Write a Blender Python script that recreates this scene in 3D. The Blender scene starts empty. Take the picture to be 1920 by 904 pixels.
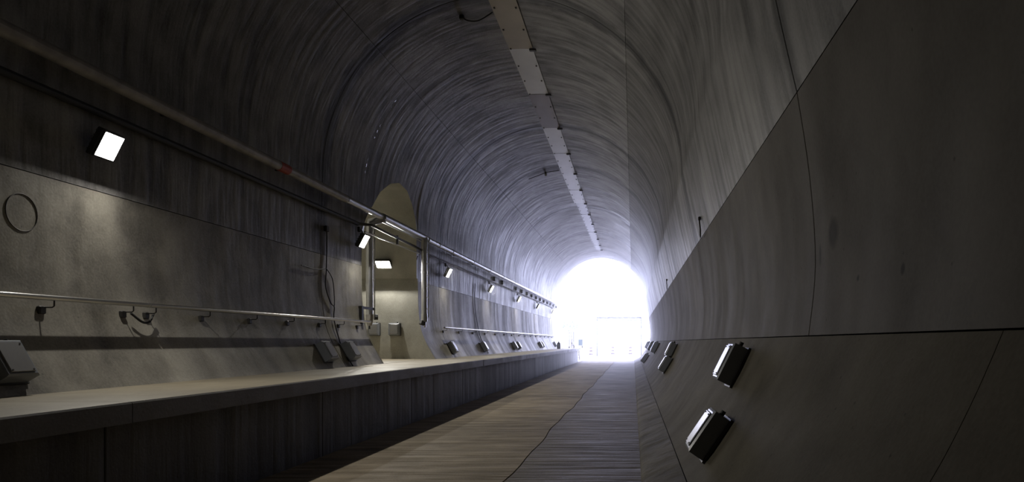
import bpy, math, random
from mathutils import Vector, Matrix
random.seed(7)
SC = bpy.context.scene
COL = SC.collection

# ---------------------------------------------------------------- camera, sky, exposure
H = 1.6                       # eye height over the track floor
F = 1280.0                    # focal length in pixels of the 1920 px frame
cam_d = bpy.data.cameras.new('camera')
cam = bpy.data.objects.new('camera', cam_d)
COL.objects.link(cam)
cam.location = (0, 0, H)
cam.rotation_euler = (math.pi / 2, 0, 0)
cam_d.sensor_width = 36
cam_d.lens = F / 1920 * 36
cam_d.shift_x = -(1187 - 960) / 1920
cam_d.shift_y = (641 - 452) / 1920
cam_d.clip_start = 0.05
cam_d.clip_end = 600
SC.camera = cam

world = bpy.data.worlds.new('sky')
SC.world = world
world.use_nodes = True
wb = world.node_tree.nodes['Background']
wb.inputs[0].default_value = (0.66, 0.69, 1.0, 1)
wb.inputs[1].default_value = 11.5
SC.view_settings.view_transform = 'Standard'
SC.view_settings.look = 'None'
SC.view_settings.gamma = 1
SC.view_settings.use_curve_mapping = False
SC.view_settings.exposure = 0.0
LAMP_POWER = 28.0
CHIP_POWER = 86.0
GLOW_HAZE = 0.0022
SC.cycles.max_bounces = 10
SC.cycles.diffuse_bounces = 8
SC.cycles.glossy_bounces = 4
SC.cycles.sample_clamp_indirect = 8.0
SC.cycles.use_denoising = True
SC.cycles.caustics_reflective = False
SC.cycles.caustics_refractive = False

# sampling guide for the sky light coming in through the tunnel mouth (gives off nothing itself)
pl = bpy.data.lights.new('portal_guide', 'AREA')
pl.shape = 'RECTANGLE'; pl.size = 9.5; pl.size_y = 10.5
pl.cycles.is_portal = True
po = bpy.data.objects.new('portal_guide', pl); COL.objects.link(po)
po.location = (-2.7, 59.6, 4.2); po.rotation_euler = (-math.pi / 2, 0, 0)

Y_BACK, Y_END = -12.0, 59.5

# ---------------------------------------------------------------- helpers
def S(x, z):                  # section units (eye heights about the eye) to metres
    return (x * H, (z + 1) * H)

def catmull(pts, n=4):
    out = []
    for i in range(len(pts) - 1):
        p0 = Vector(pts[max(i - 1, 0)]); p1 = Vector(pts[i]); p2 = Vector(pts[i + 1]); p3 = Vector(pts[min(i + 2, len(pts) - 1)])
        for k in range(n):
            t = k / n
            out.append(0.5 * ((2 * p1) + (p2 - p0) * t + (2 * p0 - 5 * p1 + 4 * p2 - p3) * t * t + (3 * p1 - p0 - 3 * p2 + p3) * t ** 3))
    out.append(Vector(pts[-1]))
    return out

def props(o, label=None, cat=None, group=None, kind=None):
    if label: o['label'] = label
    if cat: o['category'] = cat
    if group: o['group'] = group
    if kind: o['kind'] = kind
    return o

def empty(name, loc, label=None, cat=None, group=None, kind=None):
    o = bpy.data.objects.new(name, None); o.location = loc; o.empty_display_size = 0.2
    COL.objects.link(o)
    return props(o, label, cat, group, kind)

def link(name, me, mat, parent=None):
    o = bpy.data.objects.new(name, me); COL.objects.link(o)
    if mat and not me.materials: me.materials.append(mat)
    if parent is not None:
        o.parent = parent
        o.matrix_parent_inverse = world_of(parent).inverted()
    return o

def world_of(o):
    m = Matrix.LocRotScale(o.location, o.rotation_euler, o.scale)
    return (world_of(o.parent) @ o.matrix_parent_inverse @ m) if o.parent else m

class MB:
    def __init__(s): s.v = []; s.f = []; s.sm = []
    def face(s, pts, smooth=False):
        b = len(s.v); s.v += [tuple(p) for p in pts]; s.f.append(tuple(range(b, b + len(pts)))); s.sm.append(smooth)
    def grid(s, rows, smooth=True, flip=False):
        b = len(s.v); n = len(rows[0])
        for r in rows: s.v += [tuple(p) for p in r]
        for i in range(len(rows) - 1):
            for j in range(n - 1):
                q = (b + i * n + j, b + i * n + j + 1, b + (i + 1) * n + j + 1, b + (i + 1) * n + j)
                s.f.append(q[::-1] if flip else q); s.sm.append(smooth)
    def hexa(s, c):            # eight corners: 0-3 bottom loop, 4-7 top loop
        for q in ((0, 3, 2, 1), (4, 5, 6, 7), (0, 1, 5, 4), (1, 2, 6, 5), (2, 3, 7, 6), (3, 0, 4, 7)):
            s.face([c[i] for i in q])
    def box(s, cx, cy, cz, sx, sy, sz, M=None, bev=0.0):
        hx, hy, hz = sx / 2, sy / 2, sz / 2
        if bev <= 0:
            c = [Vector((cx + a * hx, cy + b * hy, cz + d * hz)) for d in (-1, 1) for a, b in ((-1, -1), (1, -1), (1, 1), (-1, 1))]
            if M: c = [M @ p for p in c]
            s.hexa(c); return
        def loop(z, ins):
            x, y, b = hx - ins, hy - ins, bev
            pts = [(x, -y + b), (x, y - b), (x - b, y), (-x + b, y), (-x, y - b), (-x, -y + b), (-x + b, -y), (x - b, -y)]
            pts = [Vector((cx + p[0], cy + p[1], cz + z)) for p in pts]
            return [M @ p for p in pts] if M else pts
        L = [loop(-hz, bev), loop(-hz + bev, 0), loop(hz - bev, 0), loop(hz, bev)]
        s.face(L[0][::-1]); s.face(L[3])
        for a, b in zip(L, L[1:]):
            for i in range(8):
                j = (i + 1) % 8; s.face([a[i], a[j], b[j], b[i]])
    def tube(s, pts, r, n=10, caps=True):
        pts = [Vector(p) for p in pts]; rings = []
        rr = r if isinstance(r, (list, tuple)) else [r] * len(pts)
        up = None
        for i, p in enumerate(pts):
            d = (pts[min(i + 1, len(pts) - 1)] - pts[max(i - 1, 0)]).normalized()
            if up is None:
                up = Vector((0, 0, 1)) if abs(d.z) < 0.9 else Vector((1, 0, 0))
            a = d.cross(up).normalized(); b = a.cross(d).normalized(); up = b
            rings.append([p + (a * math.cos(t) + b * math.sin(t)) * rr[i] for t in [2 * math.pi * k / n for k in range(n + 1)]])
        s.grid(rings, True)
        if caps:
            s.face(rings[0][:-1][::-1]); s.face(rings[-1][:-1])
    def mesh(s, name):
        me = bpy.data.meshes.new(name); me.from_pydata(s.v, [], s.f)
        me.polygons.foreach_set('use_smooth', s.sm); me.update(); return me
    def build(s, name, mat, parent=None): return link(name, s.mesh(name), mat, parent)

def copy_tree(o, parent=None):
    c = o.copy(); COL.objects.link(c)
    if parent is not None: c.parent = parent
    for ch in list(o.children): copy_tree(ch, c)
    return c

# ---------------------------------------------------------------- materials
def newmat(name):
    m = bpy.data.materials.new(name); m.use_nodes = True
    return m, m.node_tree, m.node_tree.nodes['Principled BSDF']

def plain(name, col, rough=0.5, metal=0.0, var=0.12, scale=6.0, bump=0.0):
    m, nt, p = newmat(name)
    tc = nt.nodes.new('ShaderNodeTexCoord'); nz = nt.nodes.new('ShaderNodeTexNoise')
    nz.inputs['Scale'].default_value = scale; nz.inputs['Detail'].default_value = 6
    nt.links.new(tc.outputs['Object'], nz.inputs['Vector'])
    cr = nt.nodes.new('ShaderNodeValToRGB')
    cr.color_ramp.elements[0].position = 0.3; cr.color_ramp.elements[1].position = 0.7
    cr.color_ramp.elements[0].color = (*[c * (1 - var) for c in col], 1)
    cr.color_ramp.elements[1].color = (*[min(1, c * (1 + var)) for c in col], 1)
    nt.links.new(nz.outputs['Fac'], cr.inputs[0]); nt.links.new(cr.outputs[0], p.inputs['Base Color'])
    p.inputs['Roughness'].default_value = rough; p.inputs['Metallic'].default_value = metal
    if bump:
        b = nt.nodes.new('ShaderNodeBump'); b.inputs['Strength'].default_value = bump; b.inputs['Distance'].default_value = 0.01
        nt.links.new(nz.outputs['Fac'], b.inputs['Height']); nt.links.new(b.outputs[0], p.inputs['Normal'])
    return m

def concrete(name, dark, light, streak=(0.35, 4.0, 0.35), streak_amt=0.5, rough=0.62, bump=0.35, spots=(), blotch=0.55, grooves=None, rough_lo=None, spec=0.5, con=0.0):
    m, nt, p = newmat(name); p.inputs['Specular IOR Level'].default_value = spec; N = nt.nodes; L = nt.links
    tc = N.new('ShaderNodeTexCoord')
    def noise(scale, vec=None, detail=6, dist=0.0):
        mp = N.new('ShaderNodeMapping'); mp.inputs['Scale'].default_value = vec or (1, 1, 1)
        L.new(tc.outputs['Object'], mp.inputs[0])
        n = N.new('ShaderNodeTexNoise'); n.inputs['Scale'].default_value = scale; n.inputs['Detail'].default_value = detail
        n.inputs['Distortion'].default_value = dist
        L.new(mp.outputs[0], n.inputs['Vector']); return n.outputs['Fac']
    def remap(s, a, b, c=0.0, d=1.0):
        r = N.new('ShaderNodeMapRange'); r.inputs[1].default_value = a; r.inputs[2].default_value = b
        r.inputs[3].default_value = c; r.inputs[4].default_value = d; L.new(s, r.inputs[0]); return r.outputs[0]
    def mth(op, a, b):
        q = N.new('ShaderNodeMath'); q.operation = op
        for i, v in enumerate((a, b)):
            if isinstance(v, (int, float)): q.inputs[i].default_value = v
            else: L.new(v, q.inputs[i])
        return q.outputs[0]
    big = remap(noise(0.55, None, 8, 0.6), 0.32 + con, 0.68 - con)
    mid = remap(noise(2.3, None, 8, 0.3), 0.3 + con, 0.7 - con)
    st = remap(noise(1.0, streak, 9, 0.25), 0.33 + con, 0.67 - con)
    fine = noise(38, None, 4)
    f = mth('ADD', mth('MULTIPLY', big, blotch * (1 - streak_amt)), mth('MULTIPLY', mid, (1 - blotch) * (1 - streak_amt)))
    f = mth('ADD', f, mth('MULTIPLY', st, streak_amt))
    f = mth('ADD', f, mth('MULTIPLY', remap(fine, 0.3, 0.7, -1, 1), 0.10))
    mix = N.new('ShaderNodeMix'); mix.data_type = 'RGBA'
    L.new(f, mix.inputs[0]); mix.inputs[6].default_value = (*dark, 1); mix.inputs[7].default_value = (*light, 1)
    col = mix.outputs[2]
    # pits: small dark pores
    v = N.new('ShaderNodeTexVoronoi'); v.inputs['Scale'].default_value = 5.0; L.new(tc.outputs['Object'], v.inputs['Vector'])
    pit = remap(v.outputs['Distance'], 0.03, 0.07, 0.55, 1.0)
    for (x, y, z, rx, ry, rz, k) in spots:
        mp = N.new('ShaderNodeMapping'); mp.vector_type = 'TEXTURE'
        mp.inputs['Location'].default_value = (x, y, z); mp.inputs['Scale'].default_value = (rx, ry, rz)
        L.new(tc.outputs['Object'], mp.inputs[0])
        ln = N.new('ShaderNodeVectorMath'); ln.operation = 'LENGTH'; L.new(mp.outputs[0], ln.inputs[0])
        d = mth('ADD', ln.outputs['Value'], remap(mid, 0, 1, -0.25, 0.25))
        pit = mth('MULTIPLY', pit, remap(d, 0.6, 1.1, k, 1.0))
    mm = N.new('ShaderNodeMix'); mm.data_type = 'RGBA'; mm.blend_type = 'MULTIPLY'; mm.inputs[0].default_value = 1
    L.new(col, mm.inputs[6]); L.new(pit, mm.inputs[7]); L.new(mm.outputs[2], p.inputs['Base Color'])
    if rough_lo is None: rough_lo = rough - 0.12
    L.new(remap(st, 0, 1, rough, rough_lo), p.inputs['Roughness'])
    hgt = mth('ADD', mth('MULTIPLY', st, 1.0), mth('MULTIPLY', fine, 0.25))
    hgt = mth('ADD', hgt, mth('MULTIPLY', mid, 0.5))
    if grooves:
        hgt = mth('ADD', hgt, mth('MULTIPLY', remap(noise(1.0, grooves, 3), 0.4, 0.6), 0.9))
    b = N.new('ShaderNodeBump'); b.inputs['Strength'].default_value = bump; b.inputs['Distance'].default_value = 0.02
    L.new(hgt, b.inputs['Height']); L.new(b.outputs[0], p.inputs['Normal'])
    return m

M = {}
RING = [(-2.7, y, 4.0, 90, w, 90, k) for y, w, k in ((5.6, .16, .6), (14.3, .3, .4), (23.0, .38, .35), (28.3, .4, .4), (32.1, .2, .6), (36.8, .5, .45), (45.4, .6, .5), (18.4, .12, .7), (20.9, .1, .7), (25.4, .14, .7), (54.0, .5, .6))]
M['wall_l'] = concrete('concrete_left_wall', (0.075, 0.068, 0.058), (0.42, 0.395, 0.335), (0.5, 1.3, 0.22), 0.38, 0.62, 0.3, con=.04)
M['niche'] = concrete('concrete_niche_wall', (0.24, 0.235, 0.20), (0.50, 0.49, 0.44), (1, 1.5, 0.5), 0.3, 0.65, 0.3)
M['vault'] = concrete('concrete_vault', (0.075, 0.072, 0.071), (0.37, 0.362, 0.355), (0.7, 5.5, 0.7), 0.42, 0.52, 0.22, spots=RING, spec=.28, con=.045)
M['vault_r_dim'] = concrete('concrete_vault_right_dim', (0.055, 0.053, 0.051), (0.28, 0.272, 0.264), (0.5, 5.0, 0.5), 0.4, 0.58, 0.18, spots=RING, spec=.22, con=.03)  # same vault concrete, colour darkened for the weaker light on the right
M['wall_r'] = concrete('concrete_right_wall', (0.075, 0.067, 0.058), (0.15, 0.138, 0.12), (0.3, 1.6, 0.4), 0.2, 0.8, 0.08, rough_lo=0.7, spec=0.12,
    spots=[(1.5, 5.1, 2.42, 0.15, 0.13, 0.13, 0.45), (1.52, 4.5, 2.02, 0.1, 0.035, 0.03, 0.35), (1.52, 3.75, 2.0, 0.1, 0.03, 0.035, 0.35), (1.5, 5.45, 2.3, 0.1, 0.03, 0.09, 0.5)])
M['haunch'] = concrete('concrete_haunch', (0.065, 0.057, 0.043), (0.145, 0.13, 0.10), (1.2, 0.8, 1.2), 0.3, 0.85, 0.25, rough_lo=0.8, spec=0.08)
M['toe'] = concrete('concrete_toe', (0.06, 0.053, 0.04), (0.16, 0.142, 0.108), (1.2, 1.5, 1.2), 0.3, 0.8, 0.6, rough_lo=0.75, spec=0.1, con=.05)
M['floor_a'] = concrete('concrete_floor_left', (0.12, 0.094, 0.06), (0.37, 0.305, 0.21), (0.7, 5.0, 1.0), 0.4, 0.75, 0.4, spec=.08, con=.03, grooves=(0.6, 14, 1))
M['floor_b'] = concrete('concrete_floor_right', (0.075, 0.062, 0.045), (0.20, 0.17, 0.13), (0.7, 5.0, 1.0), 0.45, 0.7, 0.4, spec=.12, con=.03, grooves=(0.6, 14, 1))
M['deck'] = concrete('concrete_walkway', (0.17, 0.145, 0.10), (0.30, 0.26, 0.185), (1.5, 0.8, 1), 0.3, 0.65, 0.2)
M['face'] = concrete('concrete_walkway_face', (0.075, 0.07, 0.066), (0.19, 0.18, 0.17), (1, 3.0, 0.25), 0.5, 0.65, 0.3)
M['fascia'] = concrete('concrete_slab_edge', (0.13, 0.122, 0.115), (0.24, 0.225, 0.21), (1, 0.8, 2), 0.4, 0.6, 0.25)
M['joint'] = plain('dark_joint', (0.02, 0.019, 0.018), 0.9)
M['steel'] = plain('stainless_steel', (0.62, 0.62, 0.62), 0.28, 1.0, 0.08, 3)
M['clad'] = plain('aluminium_pipe_cladding', (0.60, 0.60, 0.61), 0.33, 1.0, 0.12, 4)
M['clad_dull'] = plain('dusty_pipe_cladding', (0.34, 0.32, 0.30), 0.55, 0.25, 0.25, 5)
M['red'] = plain('red_tape', (0.42, 0.06, 0.03), 0.6, 0, 0.2, 20)
M['black'] = plain('black_rubber', (0.018, 0.018, 0.018), 0.6)
M['iron'] = plain('dark_iron', (0.06, 0.058, 0.056), 0.5, 0.5)
M['box'] = plain('grey_enclosure', (0.22, 0.235, 0.265), 0.3, 0.0, 0.06, 4)
M['cover'] = plain('grey_cover', (0.30, 0.30, 0.31), 0.3, 0.3, 0.06, 4)
M['housing'] = plain('lamp_housing', (0.09, 0.09, 0.09), 0.5, 0.3)
M['sheet_white'] = plain('pale_drip_sheet', (0.68, 0.69, 0.72), 0.35, 0, 0.07, 1.2, 0.1)
M['sheet_beige'] = plain('beige_drip_sheet', (0.42, 0.37, 0.29), 0.42, 0, 0.14, 1.0, 0.1)
M['sheet_pink'] = plain('brownish_drip_sheet', (0.20, 0.165, 0.155), 0.42, 0, 0.2, 1.2, 0.1)
M['sheet_grey'] = plain('grey_drip_sheet', (0.22, 0.225, 0.235), 0.35, 0, 0.1, 1.2, 0.1)
M['ground'] = concrete('outside_ground', (0.20, 0.19, 0.18), (0.32, 0.31, 0.30), (1, 1, 1), 0.3)
M['blue'] = plain('blue_plastic', (0.35, 0.60, 0.80), 0.5)
M['orange'] = plain('orange_plastic', (0.03, 0.003, 0.002), 1.0); M['orange'].node_tree.nodes['Principled BSDF'].inputs['Specular IOR Level'].default_value = 0
M['white'] = plain('white_band', (0.6, 0.6, 0.6), 0.5)
M['leaf'] = plain('leaves', (0.03, 0.07, 0.02), 0.7, 0, 0.4, 3)
M['bark'] = plain('bark', (0.05, 0.04, 0.03), 0.8)
M['wood'] = plain('dark_timber', (0.05, 0.035, 0.03), 0.7)
def emission(name, col, strength):
    m, nt, p = newmat(name); p.inputs['Base Color'].default_value = (0, 0, 0, 1)
    p.inputs['Emission Color'].default_value = (*col, 1); p.inputs['Emission Strength'].default_value = strength
    return m
M['led'] = emission('led_face', (1.0, 0.955, 0.87), LAMP_POWER)

# ---------------------------------------------------------------- the tunnel section
CX, CZ, R = -1.71, 2.2, 2.35
ARCH_L = [(CX + R * math.cos(a), CZ + R * math.sin(a)) for a in [math.pi - k * math.pi / 96 for k in range(0, 97)]]
LEFT = [(-3.45, -0.62), (-3.62, -0.47), (-3.75, -0.33), (-3.86, -0.15), (-3.95, 0.02), (-4.03, 0.25), (-4.075, 0.6), (-4.09, 1.15), (-4.08, 1.73), (-4.06, 2.2)]
RIGHT_UP = [(0.64, 2.2), (0.70, 1.9), (0.765, 1.6), (0.84, 1.28)]
RIGHT_MID = [(0.84, 1.28), (0.905, 0.85), (0.935, 0.4), (0.90, 0.03)]
RIGHT_LOW = [(0.90, 0.03), (0.835, -0.12), (0.755, -0.28), (0.665, -0.43), (0.57, -0.58), (0.48, -0.71), (0.40, -0.80), (0.33, -0.86)]
RIGHT_TOE = [(0.33, -0.86), (0.20, -0.915), (0.10, -0.96), (0.06, -1.0), (0.055, -1.06)]
left_c = [tuple(p) for p in catmull(LEFT, 6)]
FULL_L = left_c[:-1] + ARCH_L                       # base left, up, over the crown, to right springing
FULL = FULL_L[:-1] + [tuple(p) for p in catmull(RIGHT_UP, 5)]

def z_cut(prof, a, b, zkey=1):
    pass

def seg_by(prof, t0, t1):
    """slice of a polyline between two fractional indices"""
    def at(t):
        i = min(int(t), len(prof) - 2); f = t - i
        return (prof[i][0] * (1 - f) + prof[i + 1][0] * f, prof[i][1] * (1 - f) + prof[i + 1][1] * f)
    out = [at(t0)] + [prof[i] for i in range(int(t0) + 1, int(math.ceil(t1)))] + [at(t1)]
    o2 = [out[0]]
    for p in out[1:-1]:
        if math.hypot(p[0] - o2[-1][0], p[1] - o2[-1][1]) > 0.02 and math.hypot(p[0] - out[-1][0], p[1] - out[-1][1]) > 0.02: o2.append(p)
    return o2 + [out[-1]]

def idx_left(z):              # index on FULL where the left side reaches height z
    for i in range(len(FULL) - 1):
        if FULL[i][1] <= z <= FULL[i + 1][1]:
            return i + (z - FULL[i][1]) / (FULL[i + 1][1] - FULL[i][1])
def idx_x(x):                 # index on the crown where it passes x
    for i in range(20, len(FULL) - 1):
        if FULL[i][0] <= x <= FULL[i + 1][0] and FULL[i][1] > 2.3:
            return i + (x - FULL[i][0]) / (FULL[i + 1][0] - FULL[i][0])
def xl(z):                    # left wall x at height z (section units)
    t = idx_left(z); i = int(t); f = t - i
    return FULL[i][0] * (1 - f) + FULL[i + 1][0] * f
RIGHT_ALL = [tuple(p) for p in catmull(RIGHT_TOE, 3)][::-1] + [tuple(p) for p in catmull(RIGHT_LOW, 5)][::-1][1:] + [tuple(p) for p in catmull(RIGHT_MID, 5)][::-1][1:] + [tuple(p) for p in catmull(RIGHT_UP, 5)][::-1][1:]
def xr(z):
    for a, b in zip(RIGHT_ALL, RIGHT_ALL[1:]):
        if a[1] <= z <= b[1]:
            f = (z - a[1]) / max(1e-6, b[1] - a[1]); return a[0] * (1 - f) + b[0] * f
    return RIGHT_ALL[0][0]

def outward(prof, i):
    a = prof[max(i - 1, 0)]; b = prof[min(i + 1, len(prof) - 1)]
    d = Vector((b[0] - a[0], b[1] - a[1]))
    if d.length < 1e-9: d = Vector((0, 1))
    d.normalize(); return Vector((-d.y, d.x))        # for a left-to-right traverse over the crown: outward

THICK = 0.05
def panel_mesh(prof, y0, y1, thick=THICK, gap=0.008, cham=0.006, name='lining_panel', ny=2, trim=(True, True), sgn=1):
    """cast lining panel: smooth inner face, small chamfer and returns at its edges (joints stay open)"""
    P = [Vector(S(*p)) for p in prof]
    # shorten ends for the longitudinal gap
    def short(P, end):
        a, b = (P[0], P[1]) if end == 0 else (P[-1], P[-2])
        d = (b - a); return a + d.normalized() * min(0.005, d.length * 0.9)
    if trim[0]: P[0] = short(P, 0)
    if trim[1]: P[-1] = short(P, 1)
    O = [outward([tuple(q) for q in P], i) * sgn for i in range(len(P))]
    ys = [y0 + gap + cham + (y1 - y0 - 2 * gap - 2 * cham) * k / ny for k in range(ny + 1)]
    mb = MB()
    mb.grid([[(p.x, y, p.y) for p in P] for y in ys], True, flip=(sgn < 0))
    for (ya, yb, fl) in ((ys[0], y0 + gap, True), (ys[-1], y1 - gap, False)):
        A = [(p.x, ya, p.y) for p in P]; B = [(p.x + o.x * cham, yb, p.y + o.y * cham) for p, o in zip(P, O)]
        Cc = [(p.x + o.x * thick, yb, p.y + o.y * thick) for p, o in zip(P, O)]
        mb.grid([A, B], False); mb.grid([B, Cc], False)
    for e in (0, -1):
        p, o = P[e], O[e]
        mb.face([(p.x, ys[0], p.y), (p.x, ys[-1], p.y), (p.x + o.x * thick, ys[-1], p.y + o.y * thick), (p.x + o.x * thick, ys[0], p.y + o.y * thick)])
    return mb

JOINTS = [Y_BACK, -3.2, 5.6, 14.3, 23.0, 28.3, 36.8, 45.4, 54.0, Y_END]
T_J1 = idx_left(1.15); T_TOPL = idx_x(-3.37); T_TOPR = idx_x(-0.10); T_END = len(FULL) - 1
T_BASE = idx_left(-0.6)

# outer shells that close the tunnel behind the open joints
def shell(name, prof, off, mat, y0=Y_BACK, y1=Y_END, sgn=1, cut=None):
    P = [Vector(S(*p)) for p in prof]
    O = [outward([tuple(q) for q in P], i) * sgn for i in range(len(P))]
    mb = MB()
    rows = [(y0, y1)] if not cut else [(y0, cut[0]), (cut[1], y1)]
    for a, b in rows:
        mb.grid([[(p.x + o.x * off, y, p.y + o.y * off) for p, o in zip(P, O)] for y in (a, b)], True)
        mb.grid([[(p.x + o.x * (off + .3), y, p.y + o.y * (off + .3)) for p, o in zip(P, O)] for y in (a, b)], True, flip=True)
    return mb.build(name, mat)

NY0, NY1 = 16.45, 20.75
wall_left = shell('wall_left', seg_by(FULL, T_BASE, T_J1), 0.045, M['joint'], cut=(NY0 - .02, NY1 + .02)); wall_left['kind'] = 'structure'
ceiling = shell('ceiling', seg_by(FULL, T_TOPL - 3, T_END), 0.045, M['joint']); ceiling['kind'] = 'structure'
props(wall_left, kind='structure')
wl_up = shell('wall_left_haunch', seg_by(FULL, T_J1, T_TOPL - 3), 0.045, M['joint'], cut=(NY0 - .02, NY1 + .02)); props(wl_up, kind='structure')
rr = [p for p in RIGHT_ALL]
wall_right = shell('wall_right', rr[::-1], 0.045, M['joint']); props(wall_right, kind='structure')

def piece(prof, y0, y1, mat, parent, **k):
    return panel_mesh(prof, y0, y1, **k).build('lining_panel', mat, parent)

for a, b in zip(JOINTS, JOINTS[1:]):
    cuts = [(a, b)] if not (a < 16 < b) else [(a, NY0), (NY1, b)]
    for c0, c1 in cuts:
        piece(seg_by(FULL, T_BASE, T_J1), c0, c1, M['wall_l'], wall_left)
    if not (a < 16 < b):
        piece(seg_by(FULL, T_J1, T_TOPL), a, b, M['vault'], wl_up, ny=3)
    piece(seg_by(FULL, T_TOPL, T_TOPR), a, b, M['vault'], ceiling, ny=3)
    piece(seg_by(FULL, T_TOPR, T_END), a, b, M['vault_r_dim'], ceiling, ny=3)
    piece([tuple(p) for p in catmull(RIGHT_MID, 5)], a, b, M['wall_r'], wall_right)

JH = [Y_BACK, 2.65, 14.3, 28.3, 45.4, Y_END]
for a, b in zip(JH, JH[1:]):
    piece([tuple(p) for p in catmull(RIGHT_LOW, 5)], a, b, M['haunch'], wall_right, gap=0.0015, cham=0.002)
    piece([tuple(p) for p in catmull(RIGHT_TOE, 3)], a, b, M['toe'], wall_right, gap=0.0015, cham=0.002)

# upper left panel around the niche opening
def ntop(y):                  # top of the niche opening, section units
    if y > 20.625: return 1.2
    K = [(16.45, 1.15), (16.47, 1.70), (16.7, 1.92), (17.07, 2.14), (17.5, 2.4), (18.1, 2.62), (18.7, 2.72), (19.4, 2.68), (20.0, 2.5), (20.35, 2.3), (20.58, 2.05), (20.72, 1.7), (20.75, 1.15)]
    if y <= K[0][0] or y >= K[-1][0]: return None
    for p, q in zip(K, K[1:]):
        if p[0] <= y <= q[0]: return p[1] + (q[1] - p[1]) * (y - p[0]) / (q[0] - p[0])
K2 = []
yy = 16.47
while yy < 20.72:
    K2.append(yy); yy += 0.13
def prof_range(t0, t1, n):
    out = []
    for k in range(n + 1):
        t = t0 + (t1 - t0) * k / n; i = min(int(t), len(FULL) - 2); f = t - i
        out.append((FULL[i][0] * (1 - f) + FULL[i + 1][0] * f, FULL[i][1] * (1 - f) + FULL[i + 1][1] * f))
    return out
mb = MB()
def cols(ys, f0, t1=T_TOPL):
    rows = []
    for y in ys:
        rows.append([(S(*p)[0], y, S(*p)[1]) for p in prof_range(f0(y), t1, 26)])
    mb.grid(rows, True)
cols([14.308, 15.4, NY0], lambda y: T_J1)
cols([NY0] + K2 + [20.735], lambda y: idx_left(ntop(y) or 1.7))
cols([20.735, 22.0, 22.992], lambda y: T_J1)
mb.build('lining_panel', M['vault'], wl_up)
# niche: a deep arched recess; its far cheek faces back towards the viewer
niche = empty('wall_niche', (S(-4.2, 0)[0], 19.2, S(0, -.33)[1]), kind='structure')
XN = S(-5.9, 0)[0]
outl = [(16.45, z) for z in (-0.40, -.33, -.1, .2, .5, .8, 1.15)] + [(y, ntop(y)) for y in [16.46] + K2[1:] + [20.735, 20.75]]
mb = MB()
o1 = [(S(xl(z), z)[0], y, S(xl(z), z)[1]) for y, z in outl]; o2 = [(XN, y, S(0, z)[1]) for y, z in outl]
mb.grid([o1, o2], True); mb.build('arched_reveal', M['niche'], niche)
mb = MB(); zs = [-0.40 + 1.75 * k / 20 for k in range(21)]
mb.grid([[(S(xl(z), z)[0], NY1, S(xl(z), z)[1]), (XN, NY1, S(0, z)[1])] for z in zs], False)
ys_ = [p for p in outl if p[0] > 18.7]
mb.build('far_cheek', M['niche'], niche)
mb = MB(); mb.face([(XN, 16.3, 0), (XN, 21.1, 0), (XN, 21.1, 6.4), (XN, 16.3, 6.4)])
mb.face([(XN - .1, 16.3, 0), (XN - .1, 16.3, 6.4), (XN - .1, 21.1, 6.4), (XN - .1, 21.1, 0)])
mb.build('back_panel', M['niche'], niche)
mb = MB(); mb.box(S(-4.9, 0)[0], 18.65, S(0, -.33)[1] - .06, 3.6, 4.9, .12 + .008); mb.build('niche_floor_slab', M['deck'], niche)

# back end of the tunnel (behind the viewer) and the portal headwall
mb = MB(); mb.box(-2.7, Y_BACK - 0.2, 3.5, 10.5, 0.4, 11.5)
props(mb.build('wall_back', M['vault']), kind='structure')

# ---------------------------------------------------------------- scatter volumes added for the lens glow round the mouth
hm = bpy.data.materials.new('glow_haze'); hm.use_nodes = True
nt = hm.node_tree; nt.nodes.remove(nt.nodes['Principled BSDF'])
vs = nt.nodes.new('ShaderNodeVolumeScatter'); vs.inputs['Density'].default_value = GLOW_HAZE; vs.inputs['Anisotropy'].default_value = 0.88
vs.inputs['Color'].default_value = (1, 1, 1, 1)
nt.links.new(vs.outputs[0], nt.nodes['Material Output'].inputs['Volume'])
mb = MB(); mb.box(-2.8, 35.4, 4.2, 9.8, 27, 10.2)
hm2 = hm.copy(); hm2.name = 'mouth_glow_haze'; hm2.node_tree.nodes['Volume Scatter'].inputs['Density'].default_value = GLOW_HAZE * 11
mb2 = MB(); mb2.box(-2.8, 54, 4.2, 9.7, 10, 10.1)
hz2 = mb2.build('mouth_glow_haze', hm2); props(hz2, 'denser scatter volume added for the glow at the tunnel mouth', 'glow_haze', kind='stuff')
hz = mb.build('glow_haze', hm); props(hz, 'thin scatter volume added for the glow towards the tunnel mouth', 'glow_haze', kind='stuff')

# ---------------------------------------------------------------- floor
XF0, XF1, XMID = S(-2.71, 0)[0], S(0.06, 0)[0], S(-0.93, 0)[0]
mb = MB(); mb.box((-5.0 + 0.6) / 2, (Y_BACK + Y_END) / 2, -0.30, 5.9, Y_END - Y_BACK, 0.28)
floor = mb.build('floor', M['joint']); props(floor, kind='structure')
def slab(x0, x1, y0, y1, z, mat, parent, name='floor_slab', wob=0.0, n=1, wob2=0, wob3=0):
    wv = lambda y: math.sin(y * .8) + .7 * math.sin(y * 2.3 + 1)
    mb = MB(); th = 0.16
    ys = [y0 + 0.004 + (y1 - y0 - 0.008) * k / n for k in range(n + 1)]
    top = [[(x0 + wob * (math.sin(y * 1.7) + .6 * math.sin(y * 4.1)) + (wob3 * wv(y)), y, z) , (x1 + (wob2 * wv(y) if wob2 else 0), y, z)] for y in ys]
    mb.grid(top, False, flip=True)
    lo = lambda p: (p[0], p[1], z - th)
    mb.grid([[r[0] for r in top], [lo(r[0]) for r in top]], False)
    mb.grid([[r[1] for r in top], [lo(r[1]) for r in top]], False, flip=True)
    for r in (top[0], top[-1]): mb.face([r[0], r[1], lo(r[1]), lo(r[0])])
    return mb.build(name, mat, parent)
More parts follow.
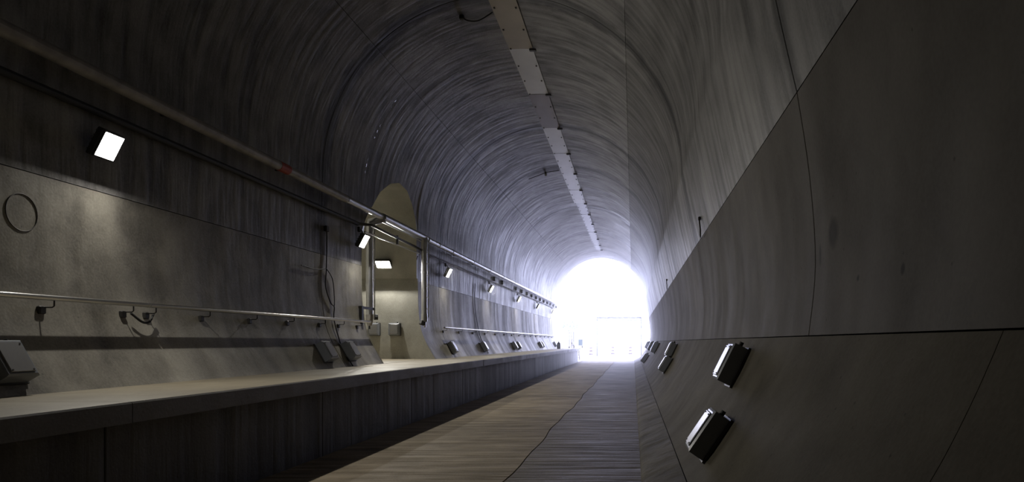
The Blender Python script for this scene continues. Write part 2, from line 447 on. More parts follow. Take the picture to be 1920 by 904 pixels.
FJ = [Y_BACK, -3.2, 5.6, 14.3, 23.0, 31.0, 39.0, 47.0, Y_END]
for a, b in zip(FJ, FJ[1:]):
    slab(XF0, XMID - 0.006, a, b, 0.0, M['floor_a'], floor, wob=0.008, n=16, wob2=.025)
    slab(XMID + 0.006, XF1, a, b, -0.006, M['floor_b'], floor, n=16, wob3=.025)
    slab(-4.75, XF0 - 0.03, a, b, -0.13, M['face'], floor, name='gutter_slab')

# ---------------------------------------------------------------- walkway along the left wall
XE, XFACE = S(-2.75, 0)[0], S(-2.90, 0)[0]
ZT, ZB = S(0, -0.33)[1], S(0, -0.445)[1]
mb = MB(); mb.box((-7.2 + XFACE - 0.1) / 2, (Y_BACK + 57.5) / 2, (ZB - 0.2) / 2, (XFACE - 0.1 + 7.2), 57.5 - Y_BACK, ZB + 0.2 - 0.02)
walk = mb.build('platform', M['joint']); props(walk, 'raised concrete walkway along the left tunnel wall with overhanging slab edge', 'walkway', kind='structure')
WJ = [Y_BACK, -3.2, 6.0, 14.3, 20.1, 23.0, 28.3, 36.8, 45.4, 52.0, 57.5]
for a, b in zip(WJ, WJ[1:]):
    mb = MB(); g = 0.004
    x0 = -6.95; y0, y1 = a + g, b - g; ch = 0.015
    n = max(2, int((b - a) / 1.2)); ys = [y0 + (y1 - y0) * k / n for k in range(n + 1)]
    w = [0.004 * math.sin(3.1 * y) + 0.003 * math.sin(7.7 * y) for y in ys]
    mb.grid([[(x0, y, ZT), (XE - ch + q, y, ZT), (XE + q, y, ZT - ch), (XE + q, y, ZB), (XFACE - .2, y, ZB)] for y, q in zip(ys, w)], False, flip=True)
    for y in (y0, y1):
        mb.face([(x0, y, ZT), (XE - ch, y, ZT), (XE, y, ZT - ch), (XE, y, ZB), (x0, y, ZB)])
    o = mb.build('deck_slab', M['deck'], walk)
    o.data.materials.append(M['fascia'])
    for p in o.data.polygons:
        if p.center.x > XE - ch * 0.8 and p.normal.x > .4 or p.center.x > XE - .01: p.material_index = 1
FP = [Y_BACK, -3.2, 1.6, 6.0, 10.2, 14.3, 18.6, 23.0, 28.3, 32.5, 36.8, 41.0, 45.4, 52.0, 57.5]
for a, b in zip(FP, FP[1:]):
    mb = MB(); mb.box(XFACE - 0.06, (a + b) / 2, (ZB - 0.35) / 2 + 0.0, 0.12, b - a - 0.012, ZB + 0.35, bev=0.008)
    mb.build('face_panel', M['face'], walk)

# ---------------------------------------------------------------- ceiling drip sheets along the crown
def zc(x): return CZ + math.sqrt(max(0, R * R - (x - CX) ** 2))
strip = empty('crown_drip_sheeting', (S(-1.72, 0)[0], 0, S(0, 4.5)[1]), 'long strip of drip sheets clipped end to end along the tunnel crown', 'drip sheeting')
SHEETS = [10.6, 13.75, 16.9, 20.0, 23.15, 26.3, 29.4, 32.6, 35.75, 38.9, 42.0, 45.1, 48.2, 51.3, 53.8]
kinds = ['sheet_beige', 'sheet_beige', 'sheet_white', 'sheet_pink', 'sheet_white', 'sheet_white', 'sheet_white', 'sheet_white', 'sheet_grey', 'sheet_grey', 'sheet_grey', 'sheet_grey', 'sheet_grey', 'sheet_grey']
for i, (a, b) in enumerate(zip(SHEETS, SHEETS[1:])):
    xa, xb_ = (-1.915, -1.55)
    if kinds[i] == 'sheet_grey': xa = -1.86
    xs = [xa + (xb_ - xa) * k / 4 for k in range(5)]
    drop = 0.022 + 0.006 * (i % 2)
    t = [Vector((S(x, 0)[0], 0, S(0, zc(x))[1] - drop)) for x in xs]
    mb = MB(); th = 0.008
    rows = [[(p.x, y, p.z) for p in t] for y in (a + .01, b - .01)]
    mb.grid(rows, True); mb.grid([[(q[0], q[1], q[2] + th) for q in r] for r in rows], True, flip=True)
    for r in rows: mb.face(list(r) + [(q[0], q[1], q[2] + th) for q in r][::-1])
    for e in (0, -1): mb.face([rows[0][e], rows[1][e], (rows[1][e][0], rows[1][e][1], rows[1][e][2] + th), (rows[0][e][0], rows[0][e][1], rows[0][e][2] + th)])
    sh = mb.build('drip_sheet', M[kinds[i]], strip)
    if i in (1, 2, 3, 5, 9):
        sh['label'] = {1: 'beige sheet', 2: 'pale grey sheet', 3: 'brownish sheet with a pale corner', 5: 'pale blue grey sheet', 9: 'dull grey sheet'}[i]
    # edge bolts and the dark end clip
    for (fx, fy) in ((0.1, 0.33), (0.9, 0.33), (0.1, 0.66), (0.9, 0.66), (0.08, 0.985)):
        x = xa + (xb_ - xa) * fx; y = a + (b - a) * fy
        c = MB(); c.box(S(x, 0)[0], y, S(0, zc(x))[1] - drop - 0.012, 0.035, 0.05, 0.02)
        c.build('bolt', M['iron'], sh)
    x = xb_ - 0.02
    c = MB(); c.box(S(x + .02, 0)[0], b - 0.02, S(0, zc(x))[1] - drop - 0.03, 0.17, 0.10, 0.05, bev=0.01)
    c.build('clip', M['iron'], sh)

# ---------------------------------------------------------------- main pipe on the left wall
# pipe axis
PX, PZ = S(-3.93, 0)[0], S(0, 1.955)[1]
def pipe(name, label, group, pts, r, mat, bands=(), n=14, parent=None):
    mb = MB(); mb.tube(pts, r, n); return mb.build(name, mat, parent)
main = empty('overhead_pipe', (PX, 0, PZ), 'long insulated main pipe along the upper left wall, dull near, shiny past the tape', 'pipe')
mb = MB(); mb.tube([(PX, y, PZ) for y in (Y_BACK + .1, 0, 8, 14.9)], 0.085, 18); mb.build('dull_pipe_run', M['clad_dull'], main)['label'] = 'dull dusty near run'
ys = [14.9, 17.25]
mb = MB(); mb.tube([(PX, 14.9, PZ), (PX, 17.1, PZ)], 0.078, 18); mb.build('pipe_run', M['clad'], main)
mb = MB(); mb.tube([(PX + .02, 17.1, PZ), (PX + .02, 20.6, PZ)], 0.09, 18); mb.build('pipe_run', M['clad'], main)
y = 20.6
while y < 57.4:
    e = min(y + 3.1, 57.5)
    mb = MB(); mb.tube([(PX, y, PZ), (PX, e - .02, PZ)], 0.075, 16); mb.build('pipe_run', M['clad'], main); y = e
for yj in [15.0, 17.1, 18.9, 20.0, 20.9, 22.1, 23.7, 26.8, 29.9, 33, 36.1, 39.2, 42.3, 45.4, 48.5, 51.6]:
    mb = MB(); mb.tube([(PX, yj - .05, PZ), (PX, yj + .05, PZ)], 0.094 if 17 < yj < 21 else 0.084, 16)
    mb.build('band', M['clad'], main)
mb = MB(); yr = 2048 / (657 / 3.93); mb.tube([(PX, yr - .17, PZ), (PX, yr + .17, PZ)], 0.088, 18); mb.build('red_tape_band', M['red'], main)['label'] = 'red tape wrap'
# wall brackets of the pipe
for yb in [3, 6.2, 9.4, 12.4, 24.6, 27.5]:
    mb = MB(); mb.box(PX - 0.13, yb, PZ + 0.0, 0.16, 0.04, 0.05); mb.build('pipe_bracket', M['iron'], main)

# ---- two down pipes in front of the niche
def downpipe(y, zbot, label, capdark, xk):
    x = S(xk, 0)[0]
    o = empty('drop_pipe', (x, y, zbot), label, 'pipe', 'down pipes in front of the niche')
    ztop = PZ - 0.16
    mb = MB(); mb.tube([(PX + .01, y + .05, PZ), (PX + .05, y + .05, PZ - .05), (x, y + .03, PZ - .13), (x, y, ztop - 0.10), (x, y, ztop - .22)], [0.082, .09, .098, .098, .092], 14)
    mb.build('elbow', M['clad'], o)
    mb = MB(); mb.tube([(x, y, ztop - .2), (x, y, zbot + .34)], 0.085, 18); mb.build('pipe_run', M['clad'], o)
    for k in range(3):
        zz = ztop - .2 - (ztop - zbot - .55) * (0.08 + 0.28 * k)
        mb = MB(); mb.tube([(x, y, zz - .03), (x, y, zz + .03)], 0.09, 18); mb.build('band', M['clad'], o)
    if capdark:
        mb = MB(); mb.tube([(x, y, zbot + .36), (x, y, zbot + .18), (x, y, zbot + .08)], [0.088, 0.082, 0.05], 14); mb.build('reducer', M['clad_dull'], o)
        mb = MB(); mb.tube([(x, y, zbot + .09), (x, y, zbot)], 0.018, 8); mb.build('drain_nipple', M['iron'], o)
        mb = MB(); mb.tube([(x + .09, y + .06, zbot + .30), (x + .17, y + .10, zbot + .30)], 0.07, 12); mb.build('valve', M['black'], o)
        mb = MB(); mb.box(x + .10, y - .45, zbot + .50, .05, .90, .06); mb.box(S(-4.03, 0)[0], y - .88, zbot + .32, .07, .10, .42); mb.build('wall_bracket', M['iron'], o)
    else:
        mb = MB(); mb.tube([(x, y, zbot + .36), (x, y, zbot + .12)], 0.092, 16); mb.build('coupling', M['steel'], o)
        mb = MB(); mb.tube([(x - .03, y - .02, zbot + .14), (x - .06, y - .05, zbot + .03)], [0.085, 0.09], 12); mb.build('valve', M['black'], o)
        mb = MB(); mb.tube([(x + .02, y, zbot + .1), (x + .02, y, zbot - .05)], 0.03, 10); mb.build('drain_nipple', M['steel'], o)
    # thin signal tube strapped to the outer side
    mb = MB(); xs = x + 0.125
    mb.tube([(xs - .1, y, ztop + .12), (xs, y, ztop + .02), (xs, y, ztop - .3), (xs, y, zbot + .25)], 0.014, 8); mb.build('trace_tube', M['steel'], o)
    for k in range(6):
        zz = ztop - .3 - k * (ztop - zbot - .8) / 5
        mb = MB(); mb.box(xs - .02, y, zz, .06, .03, .02); mb.build('strap', M['steel'], o)
    return o
downpipe(17.08, S(0, .20)[1], 'left down pipe at the niche with pointed grey reducer and drain nipple', True, -4.12)
downpipe(20.4, S(0, .30)[1], 'right down pipe at the niche ending in a shiny coupling and black valve', False, -3.90)

# ---- conduit under the main pipe, with hanger channels farther on
XC_, ZC_ = S(-4.03, 0)[0], S(0, 1.73)[1]
con = empty('cable_conduit', (XC_, 0, ZC_), 'dark cable conduit running along the left wall below the main pipe', 'conduit')
mb = MB(); mb.tube([(XC_, y, ZC_) for y in (Y_BACK + .1, 0, 8, 16.0)], 0.045, 10); mb.build('conduit_run', M['black'], con)
mb = MB(); mb.tube([(XC_, 21.3, ZC_), (XC_, 57.3, ZC_)], 0.028, 10); mb.build('conduit_run', M['iron'], con)
xn = S(-3.95, 0)[0]
mb = MB(); mb.tube([(XC_, 16.0, ZC_), (xn, 16.5, ZC_ + .05), (xn, 20.2, ZC_ - .02), (XC_, 21.3, ZC_)], 0.035, 10); mb.build('conduit_bridge', M['iron'], con)
mb = MB(); mb.tube([(xn - .05, 16.2, ZC_ - .16), (xn - .05, 20.3, ZC_ - .14)], 0.02, 8); mb.build('steel_rod', M['steel'], con)
mb = MB(); mb.tube([(PX + .02, 17.05, PZ - .13), (PX + .02, 19.0, PZ - .12), (PX, 20.2, PZ - .16)], 0.022, 8); mb.build('steel_rod', M['steel'], con)
mb = MB(); mb.box(xn, 18.3, ZC_ - .04, .05, .05, .24); mb.build('hanger', M['iron'], con)
for k in range(14):
    yb = 31.8 + 1.97 * k
    if k in (2, ): continue
    mb = MB(); mb.box(S(-4.06, 0)[0] + .03, yb, S(0, 1.83)[1], .10, .10, .20, bev=.008)
    mb.build('bracket_channel', M['iron'], main)

# ---------------------------------------------------------------- flood lamps
def lamp(x, y, z, tilt, w, h, wallx, conz, label, group, stem=True, yaw=0.0):
    """flood lamp: facing +X turned by yaw, tipped down by tilt; wide reflector round a small bright chip"""
    o = empty('flood_lamp', (x, y, z), label, 'lamp', group)
    Rm = Matrix.Translation((x, y, z)) @ Matrix.Rotation(yaw, 4, 'Z') @ Matrix.Rotation(tilt, 4, 'Y') @ Matrix.Rotation(math.pi / 2, 4, 'Y')
    b = MB(); b.box(0, 0, -.055, h + .03, w + .03, .085, M=Rm, bev=0.012); b.build('housing', M['housing'], o)
    b = MB(); t = 0.016
    for (cx, cy, sx, sy) in ((h / 2, 0, t, w + t), (-h / 2, 0, t, w + t), (0, w / 2, h - t, t), (0, -w / 2, h - t, t)):
        b.box(cx, cy, -.004, sx, sy, .022, M=Rm)
    b.build('bezel', M['housing'], o)
    b = MB(); hw, hh = w / 2 - .008, h / 2 - .008
    b.face([Rm @ Vector(p) for p in ((-hh, -hw, .004), (hh, -hw, .004), (hh, hw, .004), (-hh, hw, .004))])
    b.build('led_face', M['led'], o)
    b = MB()
    for k in range(5): b.box(-h * .38 + k * h * .19, 0, -.115, .012, w * .8, .04, M=Rm)
    b.build('cooling_fins', M['housing'], o)
    ld = bpy.data.lights.new('lamp_chip', 'AREA'); ld.shape = 'SQUARE'; ld.size = .07; ld.energy = CHIP_POWER * (w * h / .1); ld.color = (1.0, .955, .87)
    lo = bpy.data.objects.new('lamp_chip', ld); COL.objects.link(lo); lo.parent = o
    lo.matrix_parent_inverse = Matrix.Translation((x, y, z)).inverted()
    lm = Rm @ Matrix.Translation((0, 0, .012)) @ Matrix.Rotation(math.pi, 4, 'X')
    lo.location = lm.to_translation(); lo.rotation_euler = lm.to_euler()
    if wallx is None:
        b = MB(); b.box(x, y + .15, z + .0, .07, .13, .05); b.build('bracket_arm', M['iron'], o)
    elif stem:
        b = MB(); b.tube([(x - .02, y, z + .10), (x - .05, y, conz - .16), (x - .08, y, conz - .13), (wallx, y, conz - .13)], 0.014, 8); b.build('bracket_arm', M['iron'], o)
        b = MB(); b.box(wallx + .03, y, conz - .12, .06, .12, .12, bev=.01); b.build('junction_box', M['iron'], o)
    else:
        b = MB(); b.box((x + wallx) / 2 - .03, y, z + .03, abs(x - wallx), .08, .05); b.build('bracket_arm', M['iron'], o)
    return o
LX, LZ = S(-3.96, 0)[0], S(0, 1.477)[1]
wx = S(-4.05, 0)[0]
LY = [2048 * 3.96 / d for d in (982, 504, 345, 265, 213, 177, 149.5)]
names = ['large square floodlight nearest on the left wall above the handrail', 'glaring floodlight right beside the left down pipe', 'floodlight on the wall just right of the niche',
         'fourth floodlight along the left wall', 'fifth floodlight along the left wall', 'sixth floodlight along the left wall, near the tunnel mouth', 'farthest floodlight on the left wall, washed out by the daylight']
for i, y in enumerate(LY):
    lamp(LX, y, LZ, math.radians(27), .31, .32, wx, ZC_, names[i], 'floodlights along the left wall', stem=(i > 0), yaw=0)
lamp(S(-4.69, 0)[0], 20.53, S(0, 1.44)[1], math.radians(46), .44, .32, None, ZC_, 'wide floodlight on the far cheek inside the niche', 'floodlights along the left wall', stem=False, yaw=-math.pi / 2)

# ---------------------------------------------------------------- handrails
def handrail(y0, y1, yb, label):
    z = 0.297; x = S(xl(z), z)[0] + 0.16; zz = S(0, z)[1]
    o = empty('handrail', (x, y0, zz), label, 'handrail', None)
    mb = MB(); mb.tube([(x, y0, zz), (x, y0 + (y1 - y0) * .5, zz), (x, y1, zz)], 0.029, 12); mb.build('rail', M['steel'], o)
    for e in (y0, y1):
        mb = MB(); mb.tube([(x, e - .012, zz), (x, e + .012, zz)], 0.032, 12); mb.build('end_cap', M['steel'], o)
    wxx = S(xl(z - .06), 0)[0]
    for k, y in enumerate(yb):
        mb = MB(); mb.tube([(x, y, zz - .02), (x, y, zz - .085), (x - .02, y, zz - .10), (wxx, y - .02, zz - .10)], 0.008, 6); b = mb.build('bracket', M['iron'], o)
        mb = MB(); mb.box(wxx + .025, y - .03, zz - .13, .05, .085, .09, bev=.01); mb.build('bracket_foot', M['iron'], b)
    return o
YG = 2048 * 4.0 / 923
handrail(-9, YG - .012, [-6, -3.9, -1.8, .3, 2.4, 4.5, 2048 * 4 / 1102, 2048 * 4 / 951], 'steel handrail in the left foreground, ending at the looped cable')
handrail(YG + .035, 16.35, [2048 * 4 / 908, 2048 * 4 / 805, 11.45, 12.7, 14.0, 14.9, 15.9], 'steel handrail between the looped cable and the niche')
handrail(2048 * 4.0 / 359, 56.0, [23.1, 25.2, 27.4, 29.6, 31.8, 34, 36.2, 38.4, 40.6, 42.8, 45, 47.2, 49.4, 51.6, 53.8], 'steel handrail running from the niche to the tunnel mouth')

def cable(name, pts, r, mat, label, n=6, sub=6):
    P = catmull(pts, sub); mb = MB(); mb.tube(P, r, n); o = mb.build(name, mat); props(o, label, 'cable'); return o
def on_wall(px_, k_off, z, y):  # point on left wall surface
    return (S(xl(z), z)[0] + k_off, y, S(0, z)[1])
zr = .297 - .06
ya, yb_ = 2048 * 4.02 / 951, 2048 * 4.02 / 908
cable('bonding_cable', [on_wall(0, .07, zr - .01, ya), on_wall(0, .075, zr - .035, ya + .05)] + [on_wall(0, .08, zr - .04 - .045 * math.sin(math.pi * k / 6), ya + .05 + (yb_ - ya - .1) * k / 6) for k in range(1, 6)] + [on_wall(0, .075, zr - .035, yb_ - .05), on_wall(0, .07, zr - .01, yb_)], 0.015, M['black'], 'thick black cable looping under the gap between two handrails')
# thin cable on the wall left of the niche, with a long loop, then down the joint
yq = 2048 * 4.09 / 578
cb = [on_wall(0, .03, 1.48, yq + .02), on_wall(0, .02, 1.2, yq + .05), on_wall(0, .03, .95, yq + .0), on_wall(0, .03, .72, yq - .05), on_wall(0, .03, .52, yq + .15), on_wall(0, .03, .47, yq + .3),
      on_wall(0, .03, .30, yq + .2), on_wall(0, .02, .0, yq + .15), on_wall(0, .02, -.2, yq + .12), on_wall(0, .02, -.325, yq + .1)]
cable('wall_cable', cb, 0.012, M['black'], 'thin dark cable dropping down the wall left of the niche to the walkway')
cable('wall_cable', [on_wall(0, .03, .98, yq - .02), on_wall(0, .03, .85, yq + .28), on_wall(0, .03, .62, yq + .34), on_wall(0, .03, .47, yq + .3)], 0.010, M['black'], 'short slack loop beside the thin wall cable left of the niche')
mb = MB(); px, py_, pz = on_wall(0, .03, 1.5, yq); mb.box(px, py_, pz, .07, .12, .12, bev=.01)
t = empty('junction_box', (px, py_, pz), 'small dark junction box at the top of the thin wall cable', 'junction box'); mb.build('case', M['iron'], t)
cable('wall_cable', [on_wall(0, .03, .97, yq - .02), on_wall(0, .03, .93, yq - .5), on_wall(0, .03, .94, yq - 1.1)], 0.010, M['black'], 'faint sideways cable stub left of the thin wall cable')
yw = 2048 * 4.09 / 298
cable('wall_cable', [on_wall(0, .03, 1.5, yw), on_wall(0, .03, 1.1, yw - .05), on_wall(0, .03, .8, yw + .05), on_wall(0, .03, .6, yw + .2), on_wall(0, .03, .1, yw + .3), on_wall(0, .02, -.3, yw + .3)], 0.014, M['black'], 'thin cable hanging down the wall below the floodlight right of the niche')
cable('lamp_cable', [(S(-4.55, 0)[0], 20.62, S(0, 1.43)[1]), (S(-4.35, 0)[0], 20.62, S(0, 1.38)[1]), (S(-4.15, 0)[0], 20.62, S(0, 1.44)[1]), (S(-4.06, 0)[0], 20.6, S(0, 1.62)[1])], 0.014, M['black'], 'black cable drooping from the niche floodlight to the right down pipe')
for xk, xk2, lab in ((-4.55, -4.56, 'left one'), (-4.30, -4.40, 'right one')):
    cable('niche_wire', [(S(xk, 0)[0], 20.45, S(0, 2.48)[1]), (S((xk + xk2) / 2, 0)[0], 20.6, S(0, 2.1)[1]), (S(xk2, 0)[0], 20.70, S(0, 1.9)[1])], 0.013, M['black'],
          'dark wire on the niche wall above the main pipe, ' + lab)
# ceiling cables
def on_crown(x, y, d=.03): return (S(x, 0)[0], y, S(0, zc(x))[1] - d)
yk = 9298 / (641 - 18)
cable('ceiling_cable', [on_crown(-2.34, yk, .04), on_crown(-2.25, yk, .16), on_crown(-2.1, yk, .2), on_crown(-1.92, yk, .06)], 0.014, M['black'], 'black cable sagging from a hook beside the nearest beige drip sheet')
t = empty('ceiling_hook', on_crown(-2.34, yk, .0), 'small dark hook box in the ceiling at the top edge of the picture', 'hook')
mb = MB(); x_, y_, z_ = on_crown(-2.34, yk, .05); mb.box(x_, y_, z_, .10, .10, .10, bev=.015); mb.build('case', M['iron'], t)
yk = 9298 / (641 - 318) * 1.0
cable('ceiling_cable', [on_crown(-2.75, yk, .03), on_crown(-2.5, yk, .05), on_crown(-2.25, yk, .03), on_crown(-1.95, yk, .03)], 0.016, M['black'], 'black cable arcing across the vault beside the white ceiling sensor')
t = empty('ceiling_sensor', on_crown(-2.3, yk, .0), 'tiny white sensor hanging from the vault left of the pale drip sheets', 'sensor')
x_, y_, z_ = on_crown(-2.3, yk, .04)
mb = MB(); mb.box(x_, y_, z_, .07, .07, .08, bev=.01); mb.build('base', M['iron'], t)
mb = MB(); mb.tube([(x_, y_, z_ - .04), (x_, y_, z_ - .10), (x_, y_, z_ - .13)], [.05, .05, .02], 10); mb.build('dome', M['white'], t)
# cable loops on the right wall
for (d, zt, zb_, lab) in ((105, 231, 201, 'nearer'), (53, 116, 96, 'farther')):
    k = d / 0.66; y = 2048 / k
    zt, zb_ = zt / k, zb_ / k
    q = lambda z, dy, o=.03: (S(xr(z) if z < 2.2 else 0.62, 0)[0] - o, y + dy, S(0, z)[1])
    zt = min(zt, 2.15); zb_ = zt - 0.22
    cable('wall_cable_tail', [q(zt, 0), q(zt - .06, -.12, .06), q(zt - .15, -.12, .08), q(zt - .2, .02, .08), q(zt - .2, .2, .06)], 0.014, M['black'], lab + ' black cable tail curling from the right wall above the joint')
    t = empty('cable_outlet', q(zt, 0, 0), lab + ' small dark cable outlet high on the right wall', 'outlet')
    mb = MB(); p = q(zt, 0, .03); mb.box(p[0], p[1], p[2], .05, .07, .07, bev=.01); mb.build('case', M['iron'], t)

# ---------------------------------------------------------------- grey junction boxes
def make_enclosure():
    """local: x along tunnel, y out of the wall, z up the wall; origin on the wall"""
    o = empty('junction_enclosure', (0, 0, 0), 'x', 'junction box')
    w, h, d = .36, .40, .19
    mb = MB()
    back = [(-w / 2, 0, -h / 2), (w / 2, 0, -h / 2), (w / 2, 0, h / 2), (-w / 2, 0, h / 2)]
    mid = [(-w / 2, d - .03, -h / 2), (w / 2, d - .03, -h / 2), (w / 2, d - .03, h / 2), (-w / 2, d - .03, h / 2)]
    fr = [(-w / 2 + .02, d - .015, -h / 2 + .02), (w / 2 - .02, d - .015, -h / 2 + .02), (w / 2 - .02, d - .015, h / 2 - .02), (-w / 2 + .02, d - .015, h / 2 - .02)]
    L = [back, mid, fr]
    mb.face(back); mb.face(fr[::-1])
    for a, b in zip(L, L[1:]):
        for i in range(4):
            j = (i + 1) % 4; mb.face([a[i], b[i], b[j], a[j]])
    mb.build('case', M['box'], o)
    mb = MB(); mb.box(0, d - .008, 0, w - .09, .016, h - .07, bev=.006); cv = mb.build('cover', M['cover'], o)
    for sx in (-1, 1):
        for sz in (-1, 1):
            mb = MB(); mb.tube([(sx * (w / 2 - .065), d - .002, sz * (h / 2 - .055)), (sx * (w / 2 - .065), d + .006, sz * (h / 2 - .055))], .009, 6); mb.build('screw', M['iron'], cv)
    mb = MB()
    mb.box(0, .012, 0, w + .03, .024, h + .03); mb.build('mounting_plate', M['iron'], o)
    mb = MB(); mb.tube([(-w / 2 + .08, d * .5, h / 2), (-w / 2 + .08, d * .5, h / 2 + .04)], .022, 8); mb.build('cable_gland', M['black'], o)
    return o
proto = make_enclosure()
first = [True]
def place_enclosure(p, n, up, label, group, s=1.0):
    o = proto if first[0] else copy_tree(proto)
    first[0] = False
    n = Vector(n).normalized(); up = Vector(up).normalized(); x = n.cross(up).normalized()
    m = Matrix((x, n, up)).transposed()
    o.location = p; o.rotation_euler = m.to_euler(); o.scale = (s, s, s)
    o['label'] = label; o['group'] = group
    return o
def left_box(y, z, label, group='grey boxes low on the left wall', s=1.0):
    e = .06; a = Vector(S(xl(z - e), z - e)); b = Vector(S(xl(z + e), z + e)); t = (b - a).normalized()
    n = Vector((t.y, -t.x)); p = S(xl(z), z)
    return place_enclosure((p[0] + n.x * .004, y, p[1] + n.y * .004), (n.x, 0, n.y), (t.x, 0, t.y), label, group, s)
def right_box(y, z, label, s=1.0):
    e = .08; a = Vector(S(xr(z - e), z - e)); b = Vector(S(xr(z + e), z + e)); t = (b - a).normalized()
    n = Vector((-t.y, t.x)); p = S(xr(z), z)
    return place_enclosure((p[0] + n.x * .012, y, p[1] + n.y * .012), (n.x, 0, n.y), (t.x, 0, t.y), label, 'boxes low on the right wall', s)
LB = [(6.65, 'grey junction box at the left edge of the picture, just above the walkway'), (13.6, 'left one of the two side-on boxes left of the niche'), (14.75, 'right one of the two side-on boxes, nearest the niche edge'),
      (23.1, 'grey box low on the wall right of the niche under the handrail end'), (28.0, 'second grey box right of the niche'), (35.2, 'left box of the close pair farther along the left wall'), (36.4, 'right box of the close pair farther along the left wall'),
      (45.0, 'grey box on the left wall just before the canister'), (46.0, 'box close behind another before the canister on the left wall'), (53.3, 'last grey box on the left wall, directly left of the canister')]
for y, lab in LB: left_box(y, -.15, lab)
for xk, lab in ((-4.90, 'left grey box on the pale niche wall'), (-4.51, 'right grey box on the pale niche wall')):
    place_enclosure((S(xk, 0)[0], 20.73, S(0, .235)[1]), (0, -1, .03), (0, .03, 1), lab, 'grey boxes in the niche', .9)
RB = [(8.2, -.20, 'upper large box on the right wall with a bright cover'), (7.0, -.63, 'lower large tilted box on the right wall, nearest of all'), (21.3, -.19, 'upper box of the touching pair on the right wall'),
      (20.1, -.45, 'lower box of the touching pair on the right wall'), (35.5, -.22, 'upper row box right after the touching pair'), (43.0, -.22, 'second box of the far upper row on the right wall'),
      (54.5, -.2, 'farthest upper box on the right wall by the tunnel mouth'), (41.0, -.66, 'small lower box beneath the far upper row on the right wall')]
for y, z, lab in RB: right_box(y, z, lab, 1.2 if y < 30 else 1.5)

# ring imprint of an old core hole on the left wall
mb = MB(); yc, zc0 = 7.3, .865
mb.tube([(S(xl(zc0 + .12 * math.sin(a)), 0)[0] + .002, yc + .19 * math.cos(a), S(0, zc0 + .125 * math.sin(a))[1]) for a in [2 * math.pi * k / 32 for k in range(33)]], .005, 5, caps=False)
o = mb.build('ring_imprint', M['face'], wall_left)

# ---------------------------------------------------------------- canister on the walkway
t = empty('canister', (S(-3.4, 0)[0], 49.9, ZT), 'dark upright canister standing on the far walkway', 'canister')
x = S(-3.4, 0)[0]
mb = MB(); mb.tube([(x, 49.9, ZT), (x, 49.9, ZT + .38), (x, 49.9, ZT + .46), (x, 49.9, ZT + .49)], [.13, .13, .09, .04], 14); mb.build('body', M['iron'], t)
mb = MB(); mb.tube([(x, 49.9, ZT + .48), (x, 49.9, ZT + .56)], .03, 8); mb.build('valve', M['iron'], t)

# ---------------------------------------------------------------- beyond the portal
mb = MB(); mb.box(-10, 160, -.25, 160, 201 - 1, .3)
o = mb.build('ground', M['ground']); props(o, kind='structure')
def post(mb, x, y, z0, z1, s=.12): mb.box(x, y, (z0 + z1) / 2, s, s, z1 - z0)
# height gate
M['gate'] = plain('dark_blue_steel', (0.008, 0.010, 0.02), 1.0); M['gate'].node_tree.nodes['Principled BSDF'].inputs['Specular IOR Level'].default_value = 0
t = empty('height_gate', (-2.0, 80, -.1), 'pale steel portal gate standing outside the tunnel mouth', 'gate')
mb = MB(); mb.box(-1.66, 80, 4.42, 5.3, .15, .20); mb.build('top_beam', M['gate'], t)
mb = MB(); mb.box(-1.66, 80, 4.16, 5.3, .10, .14); mb.build('lower_beam', M['gate'], t)
for xx in (-4.2, 0.95):
    mb = MB(); post(mb, xx, 80, -.1, 4.5); mb.build('post', M['gate'], t)
# traffic drums
for i, (px, d) in enumerate(((1108, 88), (1149, 92), (1182, 92))):
    x = (px - 1187) / F * d; z0 = -.1
    t = empty('traffic_drum', (x, d, z0), ['left one of three striped traffic drums outside, faintest', 'middle one of three striped traffic drums outside', 'right one of three striped traffic drums outside'][i], 'traffic drum', 'traffic drums outside the tunnel')
    for k in range(5):
        mb = MB(); r0 = .27 - .02 * k; mb.tube([(x, d, z0 + .2 * k + .004), (x, d, z0 + .2 * k + .2)], [r0, r0 - .012], 14); mb.build('band', M['orange'] if k % 2 == 0 else M['white'], t)
    mb = MB(); mb.tube([(x, d, z0), (x, d, z0 + .06)], .36, 14); mb.build('base', M['black'], t)
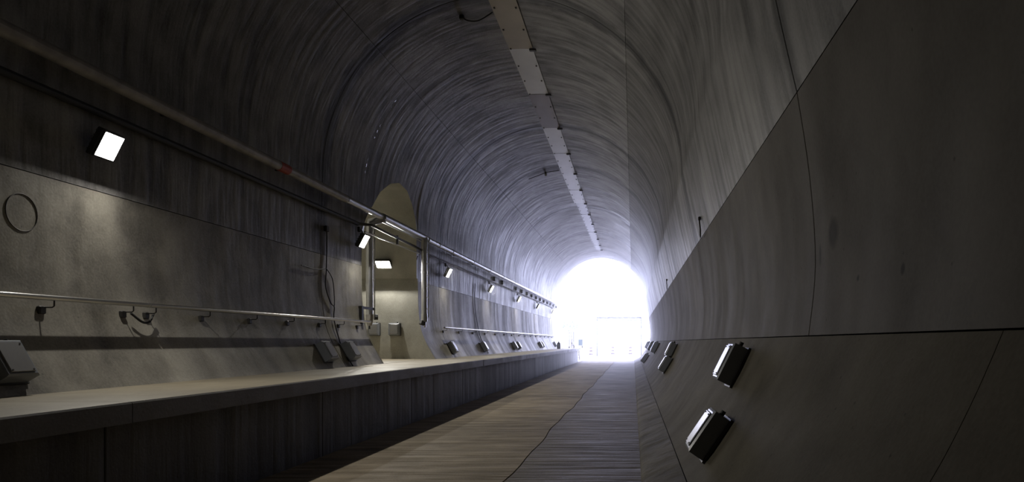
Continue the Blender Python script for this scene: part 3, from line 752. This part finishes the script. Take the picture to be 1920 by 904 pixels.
# steps with railing and a blue bin at the walkway end
t = empty('access_stair', (-5.0, 56.9, ZT), 'timber stair with leaning rails at the end of the walkway', 'stair')
for k in range(4):
    mb = MB(); mb.box(-5.0, 57.75 + .28 * k, ZT - .12 - .24 * k, .8, .30, .06); mb.build('step', M['wood'], t)
for xx in (-5.4, -4.6):
    mb = MB(); mb.box(0, 0, 0, .05, 1.4, .2, M=Matrix.Translation((xx, 58.15, ZT - .5)) @ Matrix.Rotation(-.7, 4, 'X')); mb.build('stringer', M['wood'], t)
for xx in (-5.3, -4.95):
    mb = MB(); mb.box(xx, 56.9, ZT + .68, .07, .07, 1.36); mb.build('post', M['wood'], t)
mb = MB(); mb.tube([(-5.3, 56.9, ZT + .8), (-4.95, 56.9, ZT + .15)], .03, 6); mb.tube([(-5.55, 56.9, ZT + .75), (-5.35, 56.9, ZT)], .03, 6); mb.build('brace', M['wood'], t)
t = empty('timber_stand', (-4.4, 57.0, ZT), 'low dark stand under the pale blue bin', 'stand')
mb = MB(); mb.box(-4.58, 57.0, ZT + .2, .85, .6, .05); mb.build('top_board', M['wood'], t)
for xx in (-4.92, -4.24):
    mb = MB(); mb.box(xx, 57.0, ZT + .09, .07, .5, .17); mb.build('leg', M['wood'], t)
t = empty('blue_bin', (-4.38, 57.0, ZT + .23), 'pale blue bin beside the far end of the walkway', 'bin')
mb = MB(); mb.box(-4.38, 57.0, ZT + .46, .38, .36, .46, bev=.03); mb.build('body', M['blue'], t)
mb = MB(); mb.box(-4.38, 57.0, ZT + .72, .42, .40, .06, bev=.015); mb.build('lid', M['blue'], t)
# tree outside
t = empty('tree', (-9.5, 105, -.1), 'faint leafy tree outside to the left of the gate', 'tree')
mb = MB(); mb.tube([(-9.5, 105, -.1), (-9.4, 105, 1.6), (-9.6, 105, 3.2)], [.2, .15, .08], 8); mb.build('trunk', M['bark'], t)
mb = MB(); rnd = random.Random(3)
for k in range(260):
    a = rnd.uniform(0, 6.28); r = rnd.uniform(0, 1) ** .5; zz = rnd.gauss(0, .45)
    c = Vector((-9.5 + 1.5 * r * math.cos(a), 105 + 1.5 * r * math.sin(a), 4.1 + zz))
    s = .16; u = Vector((rnd.gauss(0, 1), rnd.gauss(0, 1), rnd.gauss(0, 1))).normalized() * s; v = u.orthogonal().normalized() * s * .6
    mb.face([c - u, c + v, c + u, c - v])
props(mb.build('foliage', M['leaf'], t), kind='stuff')
